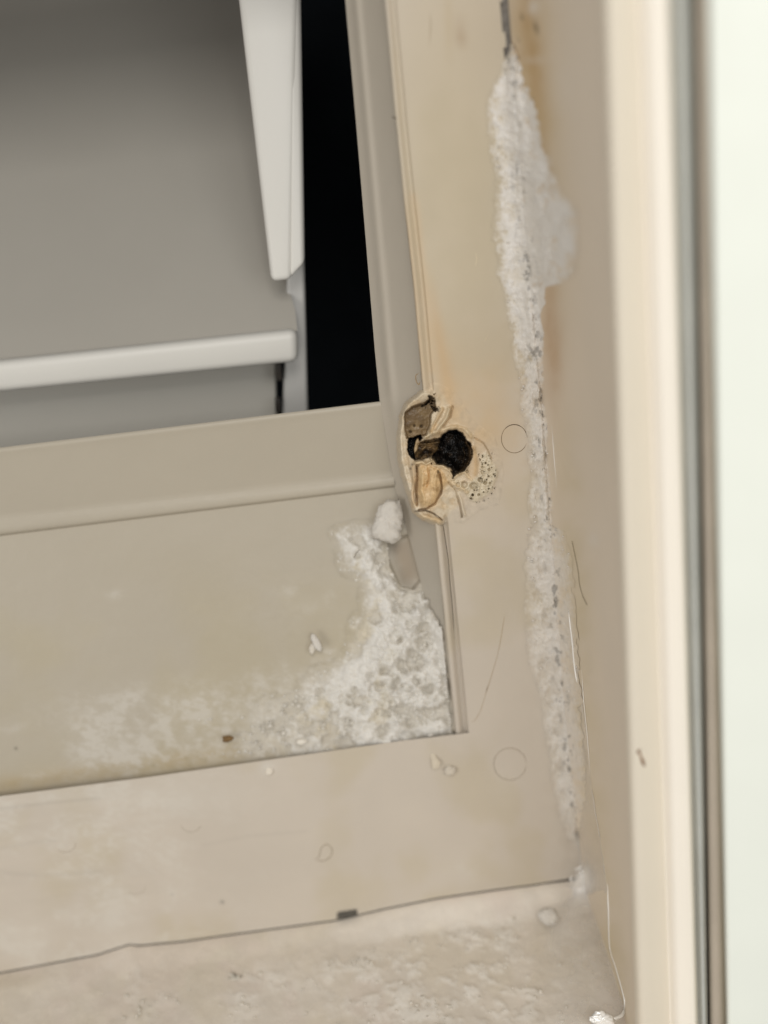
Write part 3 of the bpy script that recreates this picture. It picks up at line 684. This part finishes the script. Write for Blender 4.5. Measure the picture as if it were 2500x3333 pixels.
def seam_frost():
    ys = np.arange(110, 2860, 3.6); us = np.linspace(-.35, 1.35, 84)
    Yr, U = np.meshgrid(ys, us, indexing='ij')
    a = ip(Yr, FL); b = ip(Yr, FR)
    x = a + (b - a) * U
    x = x + 26 * (fbm(x, Yr, 46, 5, 401, .6) - .5)
    base = walldepth(x, Yr)
    cove = .0026 * np.exp(-((x - S_(Yr)) / 22) ** 2)
    nn = fbm(x, Yr * .8, 34, 6, 402, .62); cr = wor(x, Yr, 15, 403)
    soft = sm(1250, 1000, Yr)                                  # upper part: packed soft snow, lower part: crusty
    edge = sm(-.2, .35, U) * sm(1.2, .6, U)
    cover = sm(-.34, .22, U) * sm(1.28, .84, U) * (.62 + .7 * sm(.3, .52, nn)) * (.55 + .45 * soft + .2 * np.exp(-((U - .5) / .3) ** 2))
    cover = cover * sm(110, 230, Yr) * sm(2860, 2500, Yr)
    th = .0003 + edge * (.0004 + .0030 * soft * sm(.1, .6, U) * sm(1.15, .6, U)) + .0026 * np.clip(nn - .42, 0, 1) * (1 + .5 * soft) * edge + .0005 * (.5 - cr) * edge
    th = .00010 + (th - .0002) * sm(.15, .9, cover)
    pit = sm(.60, .72, fbm(x, Yr * .6, 14, 4, 404, .6)) * np.exp(-((x - S_(Yr) + 4) / np.where(Yr < 1250, 26, 24)) ** 2)
    pit = pit * (1 - .8 * sm(300, 500, Yr) * sm(560, 500, Yr))
    th = th - .0008 * pit
    P = at(x, Yr, base - cove * edge - th)
    c = np.broadcast_to(lin(221, 216, 208), P.shape).copy()
    c = mix(c, lin(206, 196, 176), .4 * sm(.62, .4, nn) * sm(.45, .05, U) + 0 * c[..., 0])
    c = mix(c, lin(226, 222, 216), .5 * sm(.5, .65, nn))
    fine = fbm(x, Yr, 10, 4, 409, .65)
    under = np.where((x < S_(Yr))[..., None], panel_tint(x, Yr), wall_tint(x, Yr))
    c = mix(under, c, sm(.12, .95, cover + .9 * (fine - .5)) * (.62 + .38 * sm(1350, 950, Yr)))
    c = mix(c, lin(118, 114, 108), .6 * pit * sm(.1, .5, cover))
    c = mix(c, lin(120, 112, 100), .45 * sm(.2, .0, cr) * sm(1200, 1500, Yr) * 0)
    kp = cover > .17
    o = grid('seam_frost', P, M_frost, None, c, kp[:-1, :-1] & kp[1:, 1:])
    tag(o, 'long ragged ridge of white frost filling the corner between panel and side wall', 'frost', kind='stuff')
seam_frost()

# ------------------------------------------------------------------ FROST HEAPED ON THE LEDGE
def ledge_depth(px, py):
    v = np.clip((py - RB(px)) / (L_(px) + 4 - RB(px)), 0, 1)
    return .0232 + (.0030 - .0232) * v ** .97
def heap():
    X, Y = np.meshgrid(np.arange(640, 1510, 3.2), np.arange(1690, 2470, 3.2))
    sd = sdp(X + 60 * (fbm(X, Y, 60, 4, 501) - .5), Y + 60 * (fbm(X, Y, 60, 4, 502) - .5), HEAP)
    m_ = sm(55, -75, sd)
    n = fbm(X, Y, 46, 6, 503, .55); w1 = wor(X + 16 * vn(X / 9, Y / 9, 1), Y + 16 * vn(X / 9, Y / 9, 2), 19, 504)
    big = .3 + .7 * sm(950, 1350, X)
    th = .0003 + m_ * .0020 * big + (np.clip(n, .36, 1) - .36) * .0105 * big * m_ + (.5 - w1) * .0022 * big * m_ * sm(.4, .6, fbm(X, Y, 80, 3, 507))
    cover = sm(80, -30, sd) * (.50 + .7 * sm(.3, .55, n)) * (.30 + .70 * sm(850, 1300, X))
    cover = cover * sm(-2, 26, sdp(X, Y, [(1262, 1765), (1316, 1640), (1335, 1745), (1362, 1800), (1382, 1885), (1350, 1918), (1306, 1910), (1270, 1840)]))
    cover = cover * sm(2, -14, (X - R_(Y)) - 60 * sm(1930, 2120, Y) + 46 * (fbm(X, Y, 34, 5, 513, .6) - .5)) * sm(0, -10, X - (E_(Y) - 50))
    th = .00010 + (th - .0002) * sm(.15, .9, cover)
    rev = sm(0, 30, X - R_(Y))
    bd = ledge_depth(np.minimum(X, R_(Y)), Y) * (1 - 0 * rev)
    bl = E_(Y) - 46
    tt = np.clip((X - R_(Y)) / np.maximum(bl - R_(Y), 4), 0, 1)
    bd = bd + (.0036 - bd) * tt * (X > R_(Y))
    th = np.where(X > bl - 6, th - .004, th)
    P = at(X, Y, bd - th)
    c = np.broadcast_to(lin(206, 201, 191), P.shape).copy()
    c = mix(c, lin(214, 210, 202), sm(.44, .60, n)); c = mix(c, lin(190, 176, 144), .6 * sm(.55, .75, fbm(X, Y, 60, 4, 510)) * sm(1350, 1150, X))
    fine = fbm(X, Y, 11, 4, 509, .65)
    und = mix(ledge_tint(X, Y), lin(181, 173, 159), sm(-4, 4, X - R_(Y)))
    c = mix(und, c, np.maximum(sm(.12, .95, cover + .9 * (fine - .5)) , .0))
    kp = (cover > .07) & (Y < L_(X) - 1) & (X < bl - 2)
    kc = kp[:-1, :-1] | kp[1:, 1:]
    kc &= (Y < L_(X) - 1)[:-1, :-1] & (X < bl - 2)[:-1, :-1]
    o = grid('ledge_frost', P, M_frost, None, c, kc, cover=cover)
    tag(o, 'crumbly white frost heaped on the ledge in the lower right corner of the opening', 'frost', kind='stuff')
heap()

# ------------------------------------------------------------------ fine crumbs of frost scattered over the heaps
def grains(name, label, n, box, dens, depthf, smin, smax, seed, tint=(206, 200, 189)):
    rg = np.random.RandomState(seed)
    X = rg.uniform(box[0], box[1], n * 14); Y = rg.uniform(box[2], box[3], n * 14)
    ok = rg.rand(len(X)) < dens(X, Y); X, Y = X[ok][:n], Y[ok][:n]; n = len(X)
    t = (1 + 5 ** .5) / 2
    b = np.array([(-1, t, 0), (1, t, 0), (-1, -t, 0), (1, -t, 0), (0, -1, t), (0, 1, t), (0, -1, -t), (0, 1, -t), (t, 0, -1), (t, 0, 1), (-t, 0, -1), (-t, 0, 1)], float) / 1.9
    f = np.array([(0, 11, 5), (0, 5, 1), (0, 1, 7), (0, 7, 10), (0, 10, 11), (1, 5, 9), (5, 11, 4), (11, 10, 2), (10, 7, 6), (7, 1, 8), (3, 9, 4), (3, 4, 2), (3, 2, 6), (3, 6, 8), (3, 8, 9), (4, 9, 5), (2, 4, 11), (6, 2, 10), (8, 6, 7), (9, 8, 1)])
    C0 = at(X, Y, depthf(X, Y))
    r = (smin + (smax - smin) * rg.rand(n) ** 3) * 1e-4
    V = b[None] * (1 + .5 * (rg.rand(n, 12, 1) - .5)) * r[:, None, None] * (.6 + .8 * rg.rand(n, 1, 3)) + C0[:, None]
    F = f[None] + 12 * np.arange(n)[:, None, None]
    cl = lin(*tint) * (1 + .12 * (rg.rand(n, 1, 1) - .5)) * np.ones((n, 12, 3))
    o = mesh(name, V, F.reshape(-1, 3), M_frost, None, cl.reshape(-1, 3))
    return tag(o, label, 'frost', kind='stuff')
def heapdens(X, Y):
    d = sm(70, -50, sdp(X + 60 * (fbm(X, Y, 60, 4, 501) - .5), Y + 60 * (fbm(X, Y, 60, 4, 502) - .5), HEAP)) * (.15 + .85 * sm(.4, .62, fbm(X, Y, 38, 4, 520)))
    d = d * sm(-4, 10, sdp(X, Y, [(1262, 1755), (1316, 1640), (1335, 1745), (1362, 1800), (1382, 1885), (1350, 1918), (1306, 1910), (1270, 1840)]))
    d = d + .5 * ledge_frost(X, Y) ** 2 * sm(2100, 2300, Y) * sm(.5, .7, fbm(X, Y, 30, 4, 521))
    return d * (Y < L_(X) - 6) * (X < E_(Y) - 56)
grains('ledge_crumbs', 'loose crumbs and grains of frost scattered over the lower right of the ledge', 1300, (600, 1500, 1720, 2460), heapdens, lambda X, Y: ledge_depth(np.minimum(X, R_(Y)), Y) - .0000 - .0012 * sm(30, -60, sdp(X, Y, HEAP)), 2, 8, 5, (208, 202, 190))
def seamdens(X, Y):
    u = (X - ip(Y, FL)) / (ip(Y, FR) - ip(Y, FL))
    return sm(-.25, .15, u) * sm(1.15, .8, u) * (.1 + .9 * sm(.45, .65, fbm(X, Y, 30, 4, 530))) * sm(150, 260, Y) * sm(2700, 2500, Y) * (.35 + .65 * sm(900, 1000, Y))
grains('seam_crumbs', 'tiny grains of frost clinging along the ridge between panel and side wall', 600, (1590, 1900, 140, 2760), seamdens, lambda X, Y: walldepth(X, Y) - .0007, 1.5, 5.5, 6, (212, 206, 196))
def floordens(X, Y):
    return floor_frost(X, Y)[0] * (X < 1900)
grains('floor_crumbs', 'loose grains of frost strewn over the icy floor', 350, (200, 1950, 2960, 3380), floordens, lambda X, Y: atZ(X, Y, ZF - .0031)[..., 1], 2, 9, 7, (204, 196, 182))

# ------------------------------------------------------------------ loose lumps, flakes and crumbs
def lump(name, label, cat, cx, cy, rx, ry, depth, colr, seed, rot=0.0, thick=.5, mat=None, group=None, rough=.25, poly=None, onZ=False, sc=.45):
    """irregular solid resting on a surface; rx, ry in photo pixels"""
    n1, n2 = 36, 22
    c0 = at(cx, cy, depth); s = np.linalg.norm(c0 - CAM) / FP
    th, ph = np.meshgrid(np.linspace(0, 2 * math.pi, n1, endpoint=False), np.linspace(0, math.pi, n2))
    dx = np.cos(th) * np.sin(ph); dy = np.sin(th) * np.sin(ph); dz = np.cos(ph)
    if poly is not None:
        pr = []
        for a in np.linspace(0, 2 * math.pi, n1, endpoint=False):
            ca, sa = math.cos(a), math.sin(a); r_ = 0
            for i in range(len(poly)):
                p0, p1 = np.array(poly[i]) - (cx, cy), np.array(poly[(i + 1) % len(poly)]) - (cx, cy)
                den = ca * (p1[1] - p0[1]) - sa * (p1[0] - p0[0])
                if abs(den) < 1e-9: continue
                t = (p0[0] * (p1[1] - p0[1]) - p0[1] * (p1[0] - p0[0])) / den
                u_ = (p0[0] * sa - p0[1] * ca) / den
                if t > 0 and -1e-6 <= u_ <= 1 + 1e-6: r_ = max(r_, t)
            pr.append(r_)
        pr = np.array(pr)[None]; X_, Y_ = pr * dx, pr * dy; rm = min(rx, ry)
    else:
        X_, Y_ = rx * dx, ry * dy; rm = min(rx, ry)
    bump_ = 1 + rough * (fbm(th * 0 + dx * 3 + dz * 1.7 + seed, dy * 3 + dz * 1.3, sc, 4, seed) - .5) * 2
    X_ = X_ * bump_; Y_ = Y_ * bump_; Z_ = rm * thick * dz * bump_
    c, s_ = math.cos(rot), math.sin(rot); X_, Y_ = X_ * c - Y_ * s_, X_ * s_ + Y_ * c
    P = np.stack([X_ * s, -Y_ * s, Z_ * s], -1)
    A = MW @ np.diag([1, -1, -1])
    Wd = (P.reshape(-1, 3) @ A.T)
    F = []
    for i in range(n2 - 1):
        for j in range(n1):
            F.append((i * n1 + j, (i + 1) * n1 + j, (i + 1) * n1 + (j + 1) % n1, i * n1 + (j + 1) % n1))
    o = mesh(name, Wd, np.array(F), mat or M_frost, None, colr)
    o.location = tuple(c0)
    return tag(o, label, cat, group)
FW = lin(203, 197, 187)
G = 'loose bits of frost and ice'
lump('frost_chunk', 'large soft white chunk of frost leaning against the reveal at the top of the ledge', 'frost chunk', 1262, 1696, 40, 66, .0150, FW, 3, thick=.75, rough=.22, poly=[(1262, 1626), (1300, 1630), (1312, 1672), (1302, 1752), (1275, 1764), (1240, 1756), (1206, 1746), (1216, 1700), (1236, 1650)], group=G)
lump('ice_flake', 'thin pointed white ice flake lying alone in the middle of the ledge', 'ice flake', 1030, 2092, 12, 30, .0085, FW, 5, rot=-.5, thick=.4, rough=.3, group=G)
lump('ice_flake', 'small pale ice flake right beside the pointed one on the ledge', 'ice flake', 1016, 2112, 9, 16, .0080, lin(206, 198, 184), 6, thick=.4, rough=.3, group=G)
lump('ice_flake', 'triangular clear ice shard below the corner of the opening, left of the ring mark', 'ice flake', 1416, 2476, 18, 34, -.0008, lin(200, 189, 170), 8, thick=.25, rough=.1, poly=[(1398, 2440), (1412, 2448), (1434, 2482), (1430, 2500), (1408, 2506)], group=G)
lump('ice_flake', 'rounded ice crumb just right of the triangular shard below the opening corner', 'ice flake', 1464, 2508, 19, 16, -.0008, lin(200, 190, 174), 9, thick=.4, rough=.4, group=G)
lump('ice_flake', 'tiny white sliver in the dark groove at the inner corner of the opening', 'ice flake', 1402, 2393, 10, 3, .0003, FW, 10, rot=-.3, thick=.8, group=G)
lump('ice_flake', 'flat white ice chip lying on the ledge close above its front edge', 'ice flake', 981, 2414, 18, 9, .0022, lin(222, 214, 200), 11, rot=-.15, thick=.5, group=G)
lump('ice_flake', 'round white frost speck just under the ledge edge on the panel', 'ice flake', 876, 2509, 13, 14, -.0002, lin(216, 206, 190), 12, thick=.3, group=G)
lump('ice_flake', 'small squared ice block on the floor, below and left of the drain slot', 'ice flake', 1097, 3176, 16, 14, -.0165, lin(218, 211, 198), 13, rot=.2, thick=.6, rough=.12, group=G)
lump('ice_flake', 'small oval ice pebble on the floor left of the squared block', 'ice flake', 869, 3210, 13, 10, -.0215, lin(216, 208, 194), 14, rot=.3, thick=.5, group=G)
lump('ice_flake', 'long ragged strip of frost lying diagonally on the floor', 'ice flake', 792, 3232, 24, 66, -.0240, lin(212, 204, 188), 15, rot=-.55, thick=.45, rough=.55, group=G)
lump('ice_flake', 'small frost blob by the bottom border, left of the diagonal strip', 'ice flake', 580, 3302, 18, 14, -.0310, lin(212, 202, 188), 16, thick=.4, group=G)
lump('ice_flake', 'bright white nugget of frost on the floor near the right corner', 'ice flake', 1786, 2984, 32, 26, -.0155, lin(206, 200, 190), 17, rot=.2, thick=.7, rough=.3, group=G)
BR = lin(112, 84, 48)
lump('crumb', 'angular dark brown crumb lying on the ledge above its front edge', 'crumb', 742, 2405, 17, 10, .0024, lin(112, 86, 50), 20, thick=.7, rough=.15, poly=[(725, 2396), (748, 2394), (760, 2400), (756, 2409), (742, 2415), (726, 2416)], mat=M_dirt)
o = thing('food_fleck', 'thin rust-brown fleck stuck on the bright wall lip near the bottom', 'crumb', tuple(at(2085, 2466, -.0898)))
def local(o, ob):
    ob.parent = o; ob.matrix_parent_inverse = Matrix.Translation(-Vector(o.location)); return ob
p = at(np.array([2076, 2081, 2086, 2091, 2098.]), np.array([2440, 2450, 2462, 2478, 2494.]), -.0908)
local(o, tube('fleck_stem', p, [.00035, .0004, .00030, .0005, .00022], M_dirt, None, lin(126, 84, 46)))
p = at(np.array([2072, 2079, 2084.]), np.array([2449, 2446, 2438.]), -.0909)
local(o, tube('fleck_tip', p, [.0002, .00035, .00025], M_dirt, None, lin(104, 66, 36)))
def fibre(pts, dep, rad, colr, label):
    p = smooth_path(pts, 8); dd = walldepth(p[:, 0], p[:, 1]) + dep
    return tag(tube('fibre', at(p[:, 0], p[:, 1], dd), rad, M_dirt, None, colr), label, 'hair')
fibre([(1862, 1762), (1872, 1810), (1882, 1862), (1886, 1900), (1896, 1938), (1910, 1968)], -.0003, .00009, lin(120, 108, 80), 'fine dark hair stuck on the side wall right of the frost ridge')
fibre([(1170, 1790), (1160, 1800), (1152, 1816)], .0135, .00012, lin(110, 96, 80), 'short dark hair lying on the frost at the top of the ledge heap')

# ------------------------------------------------------------------ CLEAR ICE on the wall and in the corner
IR = [(1360, 1798), (1500, 1806), (1600, 1813), (1750, 1835), (1900, 1852), (2000, 1862), (2200, 1882), (2350, 1905), (2530, 1922), (2731, 1955), (2890, 1977), (3078, 1990), (3150, 2010), (3214, 2030), (3270, 2036), (3310, 2026), (3345, 1985), (3400, 1960)]
def film():
    ys = np.arange(1360, 3400, 5.0); us = np.linspace(0, 1, 44)
    Yr, U = np.meshgrid(ys, us, indexing='ij')
    b = ip(Yr, IR) + 3 * (fbm(Yr, Yr * 0, 30, 3, 601) - .5); a = np.minimum(S_(np.minimum(Yr, 2850)) - 10 - 160 * sm(2800, 3000, Yr), b - 12)
    x = a + (b - a) * U
    dw = walldepth(x, np.minimum(Yr, 5000))
    xs_ = np.where(Yr < 2850, S_(Yr), S_(2850.0) + (Yr - 2850) * .42)
    xe = WALLF[0] + (WALLF[1] - WALLF[0]) * Yr / 3333
    dw = WALLF[2] * np.clip((x - S_(Yr)) / (xe - S_(Yr)), 0, 1)
    fy = atZ(x, Yr, ZF - .0015)[..., 1]; d = np.minimum(dw, fy)
    rimh = sm(2300, 2900, Yr) * .0007 * np.exp(-((U - .965) / .03) ** 2) + .0004 * sm(2300, 2900, Yr) * sm(1, .97, U)
    lump_ = .0055 * np.exp(-ell(x, Yr, 1885, 2860, 50, 55) ** 2) + .0012 * (fbm(x, Yr, 60, 4, 602) - .5) * sm(1, .75, U)
    P = at(x, Yr, d - rimh - lump_ - .00012)
    al = .16 + .16 * fbm(x, Yr, 60, 4, 603) + .5 * sm(1900, 2500, Yr) * np.exp(-((U - .965) / .02) ** 2) * sm(.35, .6, fbm(Yr, Yr * 0, 120, 3, 604)) + .75 * np.exp(-ell(x, Yr, 1888, 2862, 46, 60) ** 2) + .12 * sm(2850, 3050, Yr) * sm(.4, .65, fbm(x, Yr, 50, 4, 606))
    al = al * sm(0, .35, U) * sm(1360, 1500, Yr)
    c = np.repeat(np.clip(al, 0, 1)[..., None], 3, -1)
    o = grid('clear_ice', P, M_film, None, c)
    tag(o, 'thin glassy sheet of clear ice running down the side wall and onto the floor corner', 'ice', kind='stuff')
film()
def gl(pts, rad, name='ice_drip_glint', label='', dep=-.0008):
    p = smooth_path(pts, 8); dd = WALLF[2] * np.clip((p[:, 0] - S_(p[:, 1])) / (WALLF[0] + (WALLF[1] - WALLF[0]) * p[:, 1] / 3333 - S_(p[:, 1])), 0, 1)
    dd = np.minimum(dd, atZ(p[:, 0], p[:, 1], ZF - .0015)[..., 1]) + dep
    n = len(p); rr = rad * np.clip(np.minimum(np.arange(n), np.arange(n)[::-1]) / 6, .15, 1)
    return tag(tube(name, at(p[:, 0], p[:, 1], dd), rr, M_ice, None, None, n=8), label, 'ice', 'glossy ice drips and glints on the side wall')
M_ice = material('wet_ice', 0.15, base=(.9, .88, .83), bump=.3, noise=.05, bscale=900, spec=1.0, coat=1.0)  # pale base puts the clear ice highlights into the drip lines
gl([(1850, 1985), (1857, 2040), (1864, 2100), (1868, 2150), (1875, 2200), (1880, 2225)], .0003, label='pale drip line set as a highlight beside the lower half of the frost ridge')
gl([(1893, 2180), (1900, 2280), (1912, 2400), (1922, 2530)], .00014, label='long thin pale highlight line reaching down towards the bottom corner, right of the frost')
gl([(1796, 1385), (1803, 1480), (1812, 1590)], .00012, label='highest faint highlight line, right of the ring mark')
gl([(1978, 2880), (1983, 2960), (1988, 3080), (2008, 3150), (2026, 3215), (2036, 3262), (2028, 3300), (2005, 3314), (1975, 3318)], .0006, label='curved glossy rim where the clear ice ends at the bottom of the wall')
gl([(1868, 2826), (1880, 2828), (1892, 2818), (1902, 2805)], .00028, dep=-.006, label='short pale strip set as a glint on top of the corner ice bulge')
gl([(1862, 2870), (1858, 2862), (1862, 2850)], .0004, dep=-.0065, label='small pale bead set as a highlight on the left of the corner bulge')
lump('ice_tip', 'pale wet ice nub at the very bottom of the curved ice rim', 'ice flake', 1960, 3318, 36, 22, -.070, lin(226, 214, 194), 31, rot=.2, thick=.5, rough=.4, mat=M_ice, group=G)

# ------------------------------------------------------------------ TRAY deep inside the opening
tray = thing('plastic_tray', 'white plastic tray set deep inside the opening, blurred, with bright front edge and side rail', 'tray')
TW = lin(211, 208, 200)  # paler tray tint for edge and rail, where they face the light
Yt = .055
A_ = at(968, 1076, Yt); B0 = at(-700, 1257, Yt)
phi = math.radians(38)
def tfl(t): return np.array([0, math.cos(phi), math.sin(phi)]) * t
nrm = np.cross(A_ - B0, tfl(1.0)); nv = 60
def onfloor(x, y):
    v = ray(x, y); t = ((A_ - CAM) @ nrm) / (v @ nrm); return CAM + t[..., None] * v
ry = np.concatenate([np.linspace(1076, 900, 30), np.linspace(880, -420, 40)])
rx = ip(ry[::-1], [(-420, 930), (800, 985), (905, 965), (925, 946), (936, 942), (960, 946), (1010, 961), (1076, 968)])[::-1]
Rb = onfloor(rx, ry); Lb = np.array([B0 + (p - A_) @ (tfl(1.0)) * tfl(1.0) for p in Rb]); Lb[:, 0] = -.36
P = Lb[:, None] + (Rb - Lb)[:, None] * np.linspace(0, 1, 40)[None, :, None]
grid('tray_floor', P, M_satin, tray, lin(172, 167, 157))  # darker copy of the tray plastic, cavity shade put into the tint
# front edge: thick rounded bar
def quadbox(name, q4, d0, d1, colr, bev=.0012):
    q4 = np.array(q4, float); d0 = np.broadcast_to(d0, 4); d1 = np.broadcast_to(d1, 4)
    f_ = [at(a[0], a[1], d) for a, d in zip(q4, d0)]
    b_ = [p + np.array([0, dd - d, 0]) for p, d, dd in zip(f_, d0, d1)]
    return box8(name, f_ + b_, M_satin, tray, colr, bev)
quadbox('front_edge', [(-700, 1352), (972, 1182), (967, 1076), (-700, 1255)], Yt - .003, Yt + .004, TW, .0030)
quadbox('side_rail', [(882, 920), (952, 912), (980, -300), (742, -300)], [.052, .052, .085, .085], [.058, .058, .091, .091], TW, .0022)
quadbox('side_rail', [(940, 912), (992, 858), (976, -300), (940, -300)], [.0525, .053, .087, .0845], [.060, .061, .093, .091], TW, .0022)
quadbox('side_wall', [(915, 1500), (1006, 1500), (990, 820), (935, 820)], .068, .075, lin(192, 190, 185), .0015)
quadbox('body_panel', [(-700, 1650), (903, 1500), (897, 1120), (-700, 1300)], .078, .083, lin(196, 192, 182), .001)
quadbox('dark_notch', [(900, 1240), (918, 1240), (915, 1180), (897, 1190)], .066, .07, lin(60, 55, 50), .0005)  # near-black block painted in for a dark notch beside the side wall
quadbox('dark_notch', [(897, 1345), (915, 1345), (912, 1300), (894, 1300)], .066, .07, lin(50, 46, 42), .0005)
